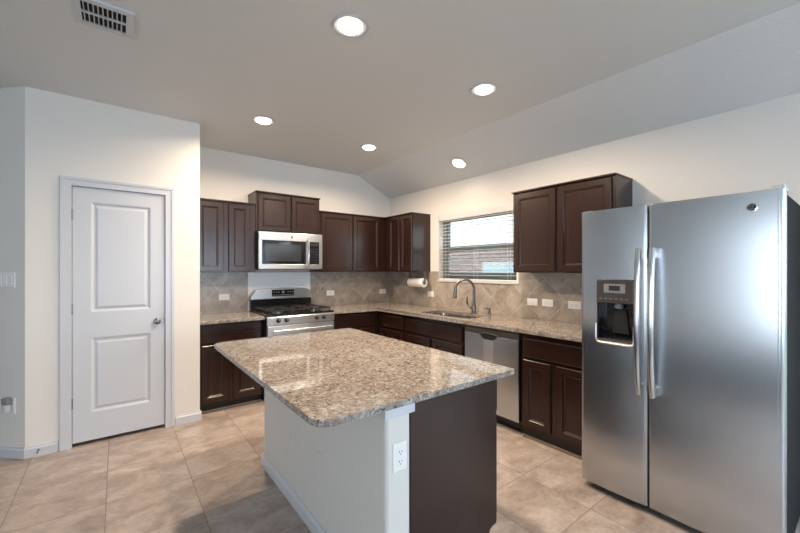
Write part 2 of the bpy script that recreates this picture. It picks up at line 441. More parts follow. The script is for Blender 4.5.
w.box(sx0, sx1, yf + 0.012, yf + 0.038, sz0, sz1)
px0, px1 = -0.165, 0.236
PAN = [(1.052, 1.937), (0.248, 0.850)]
# front skin as a frame of stiles and rails, panels moulded into it
zs = [sz0, PAN[1][0], PAN[1][1], PAN[0][0], PAN[0][1], sz1]
w.box(sx0, px0, yf, yf + 0.012, sz0, sz1).box(px1, sx1, yf, yf + 0.012, sz0, sz1)
for a, b in ((0, 1), (2, 3), (4, 5)): w.box(px0, px1, yf, yf + 0.012, zs[a], zs[b])
for z0, z1 in PAN:
    w.panel(px0, px1, z0, z1, yf + 0.012, [(0, 0), (0, 0.012), (0.007, 0.0105), (0.020, 0.0015), (0.030, 0.0015), (0.044, 0.0085), (0.048, 0.009)])
w.build('slab', 'white', dr)
k = MB(do); kx, kz = 0.280, 0.946
k.lathe([(0.026, 0), (0.026, -0.005), (0.022, -0.009), (0.010, -0.011), (0.009, -0.028), (0.020, -0.034), (0.026, -0.045), (0.024, -0.056), (0.014, -0.062)], (kx, yf, kz), 'y', 24)
k.build('knob', 'nickel', dr, 'brushed nickel round knob', True)
MB(do).box(DX1 - 0.013, DX1 - 0.0075, YP - 0.012, YP + 0.02, kz - 0.03, kz + 0.03).build('strike_plate', 'nickel', dr)
for z in (1.828, 1.085, 0.345):
    h = MB(do); hx = DX0 + 0.009
    for q in range(3): h.lathe([(0.0045, 0), (0.0045, 0.027)], (hx, YP - 0.001, z - 0.042 + q * 0.028), 'z', 12)
    h.box(hx - 0.001, hx + 0.004, YP + 0.0015, YP + 0.0045, z - 0.042, z + 0.042)
    h.build('hinge', 'nickel', dr)
ds = thing('door_stop', 'small metal spring door stop on the baseboard left of the pantry door', 'door stop', (-0.462, YP - 0.0125, 0.048))
MB().lathe([(0.007, 0), (0.007, -0.003), (0.0035, -0.005), (0.0035, -0.045), (0.006, -0.047), (0.006, -0.056), (0.003, -0.058)], (0, 0, 0), 'y', 14).build('spring', 'nickel', ds)

# kitchen window: frame, sashes, panes, screen, sill
wd = thing('window_1', 'kitchen window of two stacked sashes over the sink', 'window', (XR + 0.1, (WY0 + WY1) / 2, WZ0)); wd['kind'] = 'structure'
wo = wd.location; x0, x1 = XR + 0.085, XR + 0.135
f = MB(wo); fw = 0.046
f.box(x0, x1, WY0, WY0 + fw, WZ0, WZ1).box(x0, x1, WY1 - fw, WY1, WZ0, WZ1).box(x0, x1, WY0 + fw, WY1 - fw, WZ1 - fw, WZ1).box(x0, x1, WY0 + fw, WY1 - fw, WZ0, WZ0 + fw)
f.build('frame', 'sash', wd)
def sash(name, za, zb, xa, xb):
    s = MB(wo); ya, yb, q = WY0 + fw, WY1 - fw, 0.044
    s.box(xa, xb, ya, ya + q, za, zb).box(xa, xb, yb - q, yb, za, zb).box(xa, xb, ya + q, yb - q, za, za + q + 0.006).box(xa, xb, ya + q, yb - q, zb - q, zb)
    o = s.build(name, 'sash', wd)
    p = MB(wo).box((xa + xb) / 2 - 0.002, (xa + xb) / 2 + 0.002, ya + q, yb - q, za + q + 0.006, zb - q).build('pane', 'glass', o)
    return o
sash('upper_sash', 1.622, WZ1 - fw, x0 + 0.026, x0 + 0.046); sash('lower_sash', WZ0 + fw, 1.688, x0 + 0.003, x0 + 0.023)
MB(wo).box(x0 + 0.047, x0 + 0.048, WY0 + fw, WY1 - fw, WZ0 + fw, 1.625).build('insect_screen', 'screen', wd)
MB(wo).box(XR - 0.02, XR + 0.085, WY0 - 0.03, WY1 + 0.0, WZ0 - 0.022, WZ0 - 0.0005, 0.004).build('sill', 'white', wd, 'white window sill')

# backsplash tile, as two thin skins of stone on the walls
SPL = 0.009
w = MB().box(XB, XR - SPL, YB - SPL, YB - 0.0003, CT, 1.372)
struct(w, 'backsplash_back', 'splash_back', 'diagonal travertine tile behind the range', 'backsplash')
w = MB()
w.box(XR - SPL, XR - 0.0003, WY1, YB - SPL, CT, 1.372).box(XR - SPL, XR - 0.0003, 1.10, WY0 - 0.03, CT, 1.372).box(XR - SPL, XR - 0.0003, WY0 - 0.03, WY1, CT, WZ0 - 0.022)
struct(w, 'backsplash_right', 'splash_right', 'diagonal travertine tile under the kitchen window', 'backsplash')

# ------------------------------------------------------------------ outside
gr = struct(MB().box(XR + 0.2, 30, -15, 25, -0.4, -0.3), 'ground', 'ground')
bh = thing('brick_house', 'red brick neighbouring house seen through the kitchen window', 'house', (7.6, 6.0, -0.3)); ho = bh.location
MB(ho).box(7.2, 8.2, -1, 14, -0.3, 1.93).build('wall', 'brick', bh)
MB(ho).box(6.8, 8.6, -1.3, 14.3, 4.4, 4.6).build('eave', 'siding', bh)
MB(ho).box(7.18, 8.2, -1, 14, 1.9305, 4.3995).build('glare_wall', 'siding', bh, 'pale wall added for the white glare above the brick')  # added wall; its pale colour stands for the overexposed view above the brick
wf = MB(ho).box(7.17, 7.199, 4.75, 5.95, 0.7, 1.58).build('window_frame', 'siding', bh)
MB(ho).box(7.16, 7.172, 4.82, 5.88, 0.77, 1.51).build('pane', 'pane_far', wf)

# ------------------------------------------------------------------ cabinets
DOOR = [(0, 0), (0, 0.014), (0.005, 0.019), (0.050, 0.019), (0.055, 0.013), (0.058, 0.013), (0.068, 0.006)]
SLAB = [(0, 0), (0, 0.013), (0.004, 0.017), (0.010, 0.019)]
def upper(label, loc, rz, wdt, z0, z1, doors, depth=0.299, side_top=True):
    """wall cabinet; local frame: back at y=0, faces -y, x runs from its left end"""
    t = thing('wall_cabinet', label, 'cabinet', (loc[0], loc[1], z0), rz)
    h = z1 - z0
    MB().box(0.0005, wdt - 0.0005, -depth, 0, 0, h - 0.014).build('body', 'wood', t)
    MB().box(-0.004 if side_top else 0.0, wdt + (0.004 if side_top else 0), -depth - 0.024, 0, h - 0.0135, h, 0.002).build('top_moulding', 'wood_x', t)
    for a, b in doors: MB().panel(a, b, 0.010, h - 0.024, -depth - 0.0003, DOOR).build('door', 'wood', t)
    return t
U0, U1 = 1.368, 2.130
upper('espresso double-door wall cabinet beside the pantry wall, left of the microwave', (XB + 0.001, YB), 0, 1.229 - XB - 0.002, U0, U1, [(0.030, 0.284), (0.336, 0.556)])
upper('short raised espresso wall cabinet directly above the microwave', (1.2305, YB), 0, 0.770, 1.825, 2.280, [(0.024, 0.396), (0.410, 0.756)], 0.302)
upper('espresso double-door wall cabinet on the range wall between microwave and corner', (2.001, YB), 0, XR - 2.002, U0, U1, [(0.022, 0.464), (0.482, 0.912)])
upper('narrow espresso corner wall cabinet left of the kitchen window above the paper towels', (XR, YB - 0.3225), RIGHT, 0.600, U0, U1, [(0.080, 0.325), (0.340, 0.590)])
upper('espresso double-door wall cabinet right of the window, partly behind the refrigerator', (XR, 2.118), RIGHT, 0.916, U0, U1, [(0.020, 0.432), (0.455, 0.885)])

def base_unit(label, loc, rz, wdt, fronts, drawers, depth=0.589, hollow=False, zz=(0.105, 0.660, 0.682, 0.848), kick=0.045):
    t = thing('base_cabinet', label, 'cabinet', (loc[0], loc[1], 0), rz)
    zt = CT - CTH - 0.001
    if hollow:
        w = MB().box(0.0005, 0.0185, -depth + 0.02, -0.02, 0.085, zt).box(wdt - 0.0185, wdt - 0.0005, -depth + 0.02, -0.02, 0.085, zt)
        w.box(0.0005, wdt - 0.0005, -depth, -depth + 0.02, 0.085, zt).box(0.0185, wdt - 0.0185, -0.032, -0.02, 0.085, zt).box(0.0185, wdt - 0.0185, -depth + 0.02, -0.032, 0.085, 0.105)
    else: w = MB().box(0.0005, wdt - 0.0005, -depth, -0.02, 0.085, zt)
    w.build('body', 'wood', t)
    MB().box(0.0005, wdt - 0.0005, -depth + kick, -0.03, 0.0005, 0.0845).build('toe_kick', 'wood_kick', t)
    MB().box(0.002, wdt - 0.002, -depth + kick - 0.0205, -depth + kick - 0.0005, 0.0005, 0.022, 0.005).build('shoe_moulding', 'mould', t, 'grey moulding strip along the floor')
    for a, b in fronts: MB().panel(a, b, zz[0], zz[1], -depth - 0.0003, DOOR).build('door', 'wood', t)
    for a, b in drawers: MB().panel(a, b, zz[2], zz[3], -depth - 0.0003, SLAB).build('drawer_front', 'wood_x', t)
    return t
base_unit('espresso base cabinet with one drawer between pantry wall and range', (XB + 0.002, YB), 0, 1.222 - XB - 0.002, [(0.030, 0.270), (0.315, 0.575)], [(0.030, 0.590)])
base_unit('espresso base cabinet with one drawer right of the range, before the corner', (2.003, YB), 0, 0.645, [(0.028, 0.300), (0.312, 0.578)], [(0.028, 0.578)])
base_unit('espresso corner base cabinet with a drawer, left of the sink cabinet', (XR, 3.945), RIGHT, 0.566, [(0.045, 0.255), (0.270, 0.532)], [(0.045, 0.532)], depth=0.611, zz=(0.108, 0.652, 0.674, 0.830), kick=0.020)
sk = base_unit('espresso sink cabinet with wide false drawer front under the sink', (XR, 3.378), RIGHT, 0.930, [(0.036, 0.440), (0.478, 0.905)], [(0.036, 0.905)], hollow=True, depth=0.611, zz=(0.108, 0.652, 0.674, 0.830), kick=0.020)
base_unit('espresso base cabinet between dishwasher and refrigerator', (XR, 1.812), RIGHT, 0.624, [(0.020, 0.262), (0.312, 0.590)], [(0.020, 0.590)], depth=0.611, zz=(0.108, 0.652, 0.674, 0.830), kick=0.020)

# ------------------------------------------------------------------ countertops
def slab(name, label, outline, bev=0.006, hole=None, z0=CT - CTH, z1=CT):
    cx = sum(p[0] for p in outline) / len(outline); cyy = sum(p[1] for p in outline) / len(outline)
    w = MB((cx, cyy, z0)).prism(outline, z0, z1, bev, 3)
    o = w.build(name, 'granite'); tag(o, label, 'countertop')
    if hole: cut(o, hole((cx, cyy, z0)))
    return o
FY, FX = YB - 0.648, XR - 0.662
slab('countertop', 'short beige granite countertop between pantry wall and range', [(XB + 0.001, FY), (1.2245, FY), (1.2245, YB - SPL - 0.0005), (XB + 0.001, YB - SPL - 0.0005)])
SX0, SX1, SY0, SY1 = 2.739, 3.125, 2.47, 3.20
def rrect(x0, x1, y0, y1, r, n=5):
    out = []
    for cx, cyy, a0 in ((x1 - r, y0 + r, -PI / 2), (x1 - r, y1 - r, 0), (x0 + r, y1 - r, PI / 2), (x0 + r, y0 + r, PI)):
        for k in range(n + 1):
            a = a0 + PI / 2 * k / n; out.append((cx + r * math.cos(a), cyy + r * math.sin(a)))
    return out
slab('countertop', 'L-shaped beige granite countertop running from the range round to the refrigerator',
     [(2.0005, FY), (FX, FY), (FX, 1.188), (XR - SPL - 0.0005, 1.188), (XR - SPL - 0.0005, YB - SPL - 0.0005), (2.0005, YB - SPL - 0.0005)],
     hole=lambda off: MB(off).prism(rrect(SX0, SX1, SY0, SY1, 0.07), 0.8, 1.0))
# ------------------------------------------------------------------ sink, faucet, soap pump, towel roll
# undermount bowl
b = MB(((SX0 + SX1) / 2, (SY0 + SY1) / 2, 0.70))
prev = None
for ins, z in ((-0.022, CT - CTH - 0.0025), (0.004, CT - CTH - 0.0025), (0.006, CT - 0.06), (0.012, 0.73), (0.04, 0.70)):
    r = [b._v((x, y, z)) for x, y in rrect(SX0 + ins, SX1 - ins, SY0 + ins, SY1 - ins, 0.07)]
    if prev:
        for i in range(len(r)): b.bm.faces.new((prev[i], prev[(i + 1) % len(r)], r[(i + 1) % len(r)], r[i]))
    prev = r
b.bm.faces.new(prev)
sb = thing('sink', 'undermount stainless steel sink below the kitchen window', 'sink', ((SX0 + SX1) / 2, (SY0 + SY1) / 2, 0.70))
bo = b.build('bowl', 'steel_bright', sb, smooth=True)
sd = bo.modifiers.new('thickness', 'SOLIDIFY'); sd.thickness = 0.0018
MB().lathe([(0.045, 0.001), (0.045, 0.003), (0.036, 0.002), (0.03, -0.004)], (0, 0, 0.001), 'z', 24).build('drain', 'chrome', sb)
fc = thing('faucet', 'brushed nickel gooseneck pull-down faucet behind the sink', 'faucet', (3.165, 2.745, CT))
MB().lathe([(0.030, 0), (0.030, 0.008), (0.024, 0.014), (0.023, 0.085), (0.019, 0.10), (0.0165, 0.12)], (0, 0, 0.0005), 'z', 24).build('body', 'nickel', fc, smooth=True)
R0 = 0.105; top = 0.270
pts = [(0, 0, 0.10), (0, 0, top)]
sdx, sdy = -0.80, 0.60
for k in range(1, 13):
    a = PI * k / 12 * 1.0; d = R0 * (1 - math.cos(a)); pts.append((sdx * d, sdy * d, top + R0 * math.sin(a)))
ex, ey = sdx * 2 * R0, sdy * 2 * R0
MB().tube(pts, 0.0155, 14).build('neck', 'nickel', fc, smooth=True)
MB().tube([(ex, ey, top + 0.002), (ex, ey, top - 0.03), (ex * 1.02, ey * 1.02, top - 0.075), (ex * 1.025, ey * 1.025, top - 0.105)], [0.0165, 0.0175, 0.0215, 0.0205], 16).build('spray_head', 'nickel', fc, smooth=True)
MB().tube([(-0.002, 0.004, 0.060), (-0.018, 0.040, 0.075), (-0.024, 0.055, 0.082)], [0.024, 0.022, 0.016], 14).build('handle_hub', 'nickel', fc, smooth=True)
MB().tube([(-0.022, 0.050, 0.080), (-0.034, 0.078, 0.110), (-0.032, 0.074, 0.180)], [0.014, 0.012, 0.008], 10).build('lever', 'nickel', fc, smooth=True)
sp = thing('soap_pump', 'small nickel soap pump standing right of the faucet', 'soap dispenser', (3.165, 2.53, CT))
MB().lathe([(0.021, 0.0005), (0.021, 0.006), (0.013, 0.010), (0.012, 0.045), (0.008, 0.047), (0.008, 0.062), (0.012, 0.064), (0.012, 0.074)], (0, 0, 0), 'z', 18).build('pump_body', 'nickel', sp, smooth=True)
MB().tube([(0, 0, 0.069), (-0.045, 0.018, 0.072), (-0.062, 0.026, 0.062)], [0.008, 0.006, 0.005], 10).build('nozzle', 'nickel', sp, smooth=True)
PTX, PTZ = 3.17, 1.222
pt = thing('paper_towel_holder', 'nickel paper towel holder under the corner wall cabinet', 'paper towel holder', (PTX, 3.74, 1.367))
MB((PTX, 3.74, 1.367)).box(PTX - 0.03, PTX + 0.03, 3.570, 3.900, 1.360, 1.3669).build('mount_plate', 'nickel', pt)
for y in (3.580, 3.890):
    MB((PTX, 3.74, 1.367)).box(PTX - 0.012, PTX + 0.012, y - 0.003, y + 0.003, PTZ - 0.014, 1.3665, 0.001).build('arm', 'nickel', pt)
MB((PTX, 3.74, 1.367)).tube([(PTX, 3.568, PTZ), (PTX, 3.902, PTZ)], 0.007, 12).build('rod', 'nickel', pt)
rl = thing('paper_towel_roll', 'white paper towel roll hanging under the corner wall cabinet', 'paper towels', (PTX, 3.735, PTZ))
o = MB().lathe([(0.022, -0.145), (0.057, -0.145), (0.059, -0.142), (0.059, 0.142), (0.057, 0.145), (0.022, 0.145)], (0, 0, 0), 'y', 32)
bmf = [f_ for f_ in o.bm.faces if len(f_.verts) == 32]
bmesh.ops.delete(o.bm, geom=bmf, context='FACES')
o.build('paper', 'paper', rl, smooth=True)
o = MB().lathe([(0.0205, -0.147), (0.0219, -0.147), (0.0219, 0.147), (0.0205, 0.147)], (0, 0, 0), 'y', 24)
bmf = [f_ for f_ in o.bm.faces if len(f_.verts) == 24]
bmesh.ops.delete(o.bm, geom=bmf, context='FACES')
o.build('cardboard_core', 'card', rl)

# ------------------------------------------------------------------ emblem: round maker's medallion with looped script
def emblem(parent, c, r, y):
    e = MB().lathe([(r, 0), (r, -0.0030), (r * 0.80, -0.0036), (r * 0.76, -0.0022)], (c[0], y, c[1]), 'y', 32).build('emblem', 'chrome', parent, 'round metal emblem with looped monogram')
    MB().lathe([(r * 0.74, -0.0023), (r * 0.74, -0.0030)], (c[0], y, c[1]), 'y', 32).build('emblem_field', 'black', e)
    g = MB()
    def arc(cx, cz, rx, rz, a0, a1, n=14): return [(c[0] + 0.9 * (cx + rx * math.cos(math.radians(a0 + (a1 - a0) * i / n))) * r, y - 0.0036, c[1] + (cz + rz * math.sin(math.radians(a0 + (a1 - a0) * i / n))) * r) for i in range(n + 1)]
    t = r * 0.055
    g.tube(arc(-0.22, 0.05, 0.30, 0.36, 40, 330), t * 1.3, 6); g.tube(arc(-0.12, -0.30, 0.16, 0.30, 80, -140), t * 1.3, 6)
    g.tube(arc(0.24, 0.20, 0.22, 0.20, 30, 280), t * 1.3, 6); g.tube(arc(0.24, -0.18, 0.26, 0.22, 110, 340), t * 1.3, 6)
    for a in (45, 135, 225, 315): g.tube(arc(0.54 * math.cos(math.radians(a)), 0.54 * math.sin(math.radians(a)), 0.11, 0.11, a - 100, a + 120, 8), t, 6)
    g.build('monogram', 'chrome', e)

# ------------------------------------------------------------------ range
RX0, RW = 1.2275, 0.769
rg = thing('gas_range', 'stainless steel gas range with black cooktop between the base cabinets', 'range', (RX0, YB - 0.012, 0.011))
FR = -0.66     # front of the body; control panel and oven door stand proud of it
MB().box(0.002, RW - 0.002, FR, -0.02, 0.03, 0.895).build('body', 'black', rg)
for x in (0.05, RW - 0.05):
    for y in (FR + 0.05, -0.08): MB().lathe([(0.018, -0.0105), (0.018, 0.0295)], (x, y, 0), 'z', 12).build('foot', 'black', rg)
MB().box(0.001, RW - 0.001, FR - 0.035, -0.085, 0.8955, 0.915, 0.006).build('cooktop', 'black_gloss', rg)
cp = MB().prism([(FR - 0.0005, 0.800), (FR - 0.0005, 0.8945), (FR - 0.026, 0.8945), (FR - 0.040, 0.880), (FR - 0.034, 0.800)], 0.001, RW - 0.001, axis='x').build('control_panel', 'steel_x', rg)
for x in (0.116, 0.204, 0.548, 0.634):
    kb = MB().lathe([(0.023, 0), (0.023, -0.006), (0.0185, -0.010), (0.017, -0.030), (0.013, -0.033)], (x, FR - 0.0378, 0.848), 'y', 20).build('knob', 'iron', rg, smooth=True)
    MB().box(x - 0.003, x + 0.003, FR - 0.0745, FR - 0.0712, 0.850, 0.864).build('pointer', 'silver', kb)
od = MB().box(0.004, RW - 0.004, FR - 0.037, FR - 0.001, 0.235, 0.792, 0.004).build('oven_door', 'steel_x', rg)
MB().box(0.12, RW - 0.12, FR - 0.0385, FR - 0.0372, 0.36, 0.64).build('oven_window', 'black_gloss', od)
hd = MB().tube([(0.05, FR - 0.085, 0.742), (RW - 0.05, FR - 0.085, 0.742)], 0.013, 14)
for x in (0.075, RW - 0.075): hd.tube([(x, FR - 0.036, 0.742), (x, FR - 0.085, 0.742)], 0.011, 10)
hd.build('handle', 'steel_bright', od, smooth=True)
MB().box(0.004, RW - 0.004, FR - 0.030, FR - 0.001, 0.06, 0.228, 0.004).build('drawer', 'steel_x', rg)
# burners and grates
for x, y, r in ((0.18, -0.50, 0.048), (0.18, -0.23, 0.040), (RW / 2, -0.36, 0.040), (RW - 0.18, -0.50, 0.052), (RW - 0.18, -0.23, 0.040)):
    bu = MB().lathe([(r * 1.25, 0.9152), (r * 1.25, 0.919), (r, 0.921), (r, 0.930)], (x, y, 0), 'z', 24).build('burner', 'nickel', rg, smooth=True)
    MB().lathe([(r * 0.92, 0.9302), (r * 0.95, 0.936), (r * 0.8, 0.939)], (x, y, 0), 'z', 24).build('burner_cap', 'iron', bu)
for a, b in ((0.03, 0.262), (0.268, 0.501), (0.507, RW - 0.03)):
    g = MB(); z0, z1 = 0.938, 0.950; ya, yb = -0.655, -0.105
    for x in (a, b - 0.014): g.box(x, x + 0.014, ya, yb, z0, z1, 0.002)
    for y in (ya, (ya + yb) / 2 - 0.006, yb - 0.012): g.box(a, b, y, y + 0.012, z0, z1, 0.002)
    mx = (a + b) / 2
    g.box(mx - 0.006, mx + 0.006, ya, ya + 0.10, z0, z1).box(mx - 0.006, mx + 0.006, yb - 0.10, yb, z0, z1)
    for y in ((3 * ya + yb) / 4, (ya + 3 * yb) / 4): g.box(a, a + 0.075, y - 0.006, y + 0.006, z0, z1).box(b - 0.075, b, y - 0.006, y + 0.006, z0, z1)
    for x in (a + 0.002, b - 0.012):
        for y in (ya, yb - 0.012): g.box(x, x + 0.010, y, y + 0.010, 0.9155, z0)
    g.build('grate', 'iron', rg)
# backguard: black riser, flared steel console with arched top
MB().box(0.012, RW - 0.012, -0.075, -0.012, 0.896, 1.045).build('riser', 'black_gloss', rg)
gp = [(0.0, 1.030), (RW, 1.030), (RW - 0.004, 1.065), (RW - 0.055, 1.140)]
gp += [(RW / 2 + (RW / 2 - 0.055) * math.cos(PI * k / 12), 1.140 + 0.022 * math.sin(PI * k / 12)) for k in range(1, 12)] + [(0.055, 1.140), (0.004, 1.065)]
gd = MB().prism(gp, -0.105, -0.010, 0.008, 2, axis='y').build('backguard', 'steel_x', rg)
dp = MB().box(0.245, 0.520, -0.108, -0.1045, 1.062, 1.140, 0.0015).build('control_display', 'black_gloss', gd)
MB().lathe([(0.018, 0), (0.018, -0.0012)], (0.3825, -0.108, 1.112), 'y', 20).build('clock', 'key', dp)
for row, cols in ((0, range(9)), (1, range(0, 3)), (1, range(6, 9))):
    dk = MB()
    for i in cols: dk.box(0.262 + i * 0.029, 0.280 + i * 0.029, -0.1092, -0.1078, 1.072 + row * 0.034, 1.083 + row * 0.034)
    dk.build('key_marks', 'key', dp)
# white sheet on the tile behind the range
o = MB((1.6175, YB - SPL, 0.9)).box(1.2265, 2.0085, YB - SPL - 0.0035, YB - SPL - 0.0003, CT + 0.002, 1.362).build('splash_panel', 'panel_white')
tag(o, 'plain white sheet on the tile between microwave and range', 'splash guard')

# ------------------------------------------------------------------ microwave
MX0, MW, MZ0, MZ1 = 1.2345, 0.758, 1.399, 1.8235
mw = thing('microwave', 'stainless over-the-range microwave above the gas range', 'microwave', (MX0, YB, MZ0))
MH = MZ1 - MZ0
MB().box(0.0, MW, -0.372, -0.002, 0.0, MH).build('body', 'black', mw)
fr = MB(); yf0, yf1 = -0.400, -0.3725
fr.box(0, MW, yf0, yf1, MH - 0.098, MH - 0.004, 0.003).box(0, MW, yf0, yf1, 0.004, 0.058, 0.003).box(0, 0.036, yf0, yf1, 0.058, MH - 0.098).box(0.545, 0.588, yf0, yf1, 0.058, MH - 0.098).box(0.716, MW, yf0, yf1, 0.058, MH - 0.098)
fr.build('front_frame', 'steel_x', mw)
dw_ = MB().box(0.036, 0.545, -0.397, yf1, 0.058, MH - 0.098).build('door_window', 'black_gloss', mw)
MB().panel(0.078, 0.490, 0.090, MH - 0.140, -0.3972, [(0, 0), (0, 0.0008), (0.004, 0.0012)]).build('window_screen', 'display', dw_)
kp = MB().box(0.588, 0.716, -0.397, yf1, 0.058, MH - 0.098).build('keypad', 'black_gloss', mw)
kk = MB().box(0.600, 0.704, -0.3985, -0.3972, MH - 0.145, MH - 0.110)
for i in range(4):
    for j in range(6): kk.box(0.603 + i * 0.026, 0.621 + i * 0.026, -0.3985, -0.3972, 0.074 + j * 0.032, 0.088 + j * 0.032)
kk.build('key_marks', 'display', kp)
hm = MB().tube([(0.566, -0.428, 0.030), (0.566, -0.440, 0.075), (0.566, -0.444, 0.18), (0.566, -0.440, MH - 0.115), (0.566, -0.428, MH - 0.070)], 0.0115, 12)
for z in (0.040, MH - 0.080): hm.tube([(0.566, -0.398, z), (0.566, -0.432, z)], 0.009, 10)
hm.build('handle', 'steel_bright', mw, smooth=True)
MB().box(0.03, MW - 0.03, -0.36, -0.05, -0.006, -0.0005).build('vent_grille', 'grey_plastic', mw)
emblem(mw, (0.372, MH - 0.051), 0.016, -0.4002)

# ------------------------------------------------------------------ dishwasher
dwt = thing('dishwasher', 'stainless steel dishwasher with pocket handle between sink cabinet and end cabinet', 'dishwasher', (XR, 2.443, 0), RIGHT)
WD = 0.625; DF = -0.615
MB().box(0.003, WD - 0.003, DF + 0.03, -0.03, 0.10, CT - CTH - 0.002).build('body', 'black', dwt)
MB().box(0.004, WD - 0.004, DF + 0.075, DF + 0.12, 0.004, 0.0995).build('toe_kick', 'black', dwt)
dd = MB().box(0.014, WD - 0.010, DF - 0.022, DF + 0.0295, 0.108, 0.800, 0.005).build('door', 'steel', dwt)
cpn = MB().box(0.014, WD - 0.010, DF - 0.022, DF + 0.0295, 0.8015, 0.866, 0.005).build('control_panel', 'taupe', dwt)
for xa, nk in ((0.05, 7), (0.42, 6)):
    km = MB()
    for i in range(nk): km.box(xa + i * 0.025, xa + 0.013 + i * 0.025, DF - 0.0228, DF - 0.0218, 0.838, 0.842)
    km.build('key_marks', 'key', cpn)
# scooped pocket grip: raised lip, dark recess and a tapering steel apron beneath
pk = [(0.205, 0.799), (0.395, 0.799), (0.382, 0.776), (0.350, 0.760), (0.250, 0.760), (0.218, 0.776)]
MB().prism(pk, DF - 0.0235, DF - 0.0222, axis='y').build('handle_pocket', 'black', dd)
lip = MB().tube([(0.190 + 0.22 * i / 16, DF - 0.024, 0.803 + 0.014 * math.sin(PI * i / 16)) for i in range(17)], 0.008, 10).build('grip', 'taupe', cpn, smooth=True)
MB().prism([(0.240, 0.757), (0.360, 0.757), (0.346, 0.40), (0.254, 0.40)], DF - 0.0238, DF - 0.0222, axis='y').build('apron', 'steel_bright', dd)

# ------------------------------------------------------------------ refrigerator
FW, FD, FB = 0.919, 0.887, 3.27
ff = thing('refrigerator', 'stainless steel side-by-side refrigerator with water dispenser', 'refrigerator', (FB, 1.171, 0), RIGHT)
FZ0, FZ1 = 0.046, 1.765
MB().box(0.004, FW - 0.004, -FD + 0.085, 0, 0.03, FZ1 - 0.012, 0.004).build('cabinet', 'black_matte', ff, 'black side panels')
def fdoor(x0, x1, rl_, rr, n=48):
    """bowed door in plan: gentle crown, rounded outer edges"""
    pts = [(x0, -FD + 0.081)]; sag = 0.010
    front = []
    for k in range(n + 1):
        t = k / n; x = x0 + (x1 - x0) * t
        front.append((x, -FD + sag * (2 * t - 1) ** 2))
    def corner(p, r, side):
        out = []
        for k in range(13):
            a = PI / 2 * k / 12
            if side < 0: out.append((p[0] + r - r * math.cos(a), p[1] + r - r * math.sin(a)))
            else: out.append((p[0] - r + r * math.sin(a), p[1] + r - r * math.cos(a)))
        return out
    fl = corner(front[0], rl_, -1) + [p for p in front[1:-1] if x0 + rl_ < p[0] < x1 - rr] + corner(front[-1], rr, 1)
    return [(x0, -FD + 0.081)] + fl + [(x1, -FD + 0.081)]
SPLIT = 0.3795
ld = MB().prism(fdoor(0.0, SPLIT - 0.004, 0.012, 0.008), FZ0, FZ1, 0.004, 2).build('freezer_door', 'steel', ff)
rd = MB().prism(fdoor(SPLIT + 0.004, FW, 0.008, 0.019), FZ0, FZ1, 0.004, 2).build('fresh_food_door', 'steel', ff)
MB().box(SPLIT - 0.0035, SPLIT + 0.0035, -FD + 0.03, -FD + 0.080, FZ0 + 0.01, FZ1 - 0.02).build('gasket', 'black', ff)
# dispenser set in the freezer door
q0, q1, qz0, qz1, qm = 0.103, 0.310, 0.955, 1.335, 1.192
cut(ld, MB().box(q0, q1, -FD - 0.05, -FD + 0.072, qz0, qz1))
dsp = MB()
dsp.box(q0 + 0.001, q1 - 0.001, -FD + 0.062, -FD + 0.071, qz0 + 0.001, qm)
dsp.box(q0 + 0.001, q0 + 0.009, -FD + 0.004, -FD + 0.062, qz0 + 0.001, qm).box(q1 - 0.009, q1 - 0.001, -FD + 0.004, -FD + 0.062, qz0 + 0.001, qm)
dc = dsp.build('dispenser_recess', 'black_gloss', ld)
pnl = MB()
pp = [(q0 + 0.001, qm), (q1 - 0.001, qm), (q1 - 0.001, qz1 - 0.012)] + [((q0 + q1) / 2 + (q1 - q0 - 0.002) / 2 * math.cos(PI * k / 10), qz1 - 0.012 + 0.011 * math.sin(PI * k / 10)) for k in range(1, 10)] + [(q0 + 0.001, qz1 - 0.012)]
dpn = pnl.prism(pp, -FD - 0.008, -FD + 0.07, 0.003, 2, axis='y').build('dispenser_panel', 'taupe', ld)
MB().box(q0 + 0.045, q0 + 0.165, -FD - 0.0095, -FD - 0.0078, 1.254, 1.308).build('display_bezel', 'grey_plastic', dpn)
MB().box(q0 + 0.074, q0 + 0.136, -FD - 0.0108, -FD - 0.0096, 1.268, 1.298).build('display', 'display', dpn)
bt = MB()
for i in range(6): bt.box(q0 + 0.020 + i * 0.029, q0 + 0.034 + i * 0.029, -FD - 0.0095, -FD - 0.0078, 1.214, 1.222)
bt.build('button_marks', 'key', dpn)
MB().lathe([(0.020, 0), (0.026, -0.018), (0.020, -0.030), (0.010, -0.036)], (q0 + 0.115, -FD + 0.032, qm - 0.0005), 'z', 18).build('water_spout', 'grey_plastic', ld, smooth=True)
pd = [(q0 + 0.085, 1.150), (q0 + 0.148, 1.150), (q0 + 0.165, 1.005), (q0 + 0.070, 1.005)]
MB().prism(pd, -FD + 0.045, -FD + 0.055, 0.003, 2, axis='y').build('paddle', 'iron', ld)
MB().box(q0 + 0.002, q1 - 0.002, -FD - 0.010, -FD + 0.06, qz0 + 0.0012, qz0 + 0.014, 0.004).build('drip_tray', 'taupe', ld)
rim = [(q0 - 0.003, -FD - 0.004, 1.06), (q0 - 0.003, -FD - 0.006, qz0 + 0.02), (q0 + 0.006, -FD - 0.010, qz0 - 0.004), (q0 + 0.03, -FD - 0.013, qz0 - 0.008), (q1 - 0.03, -FD - 0.013, qz0 - 0.008), (q1 - 0.006, -FD - 0.010, qz0 - 0.004), (q1 + 0.003, -FD - 0.006, qz0 + 0.02), (q1 + 0.003, -FD - 0.004, 1.06)]
MB().tube(rim, 0.006, 8).build('tray_rim', 'silver', ld, 'pale rim around the drip tray', True)
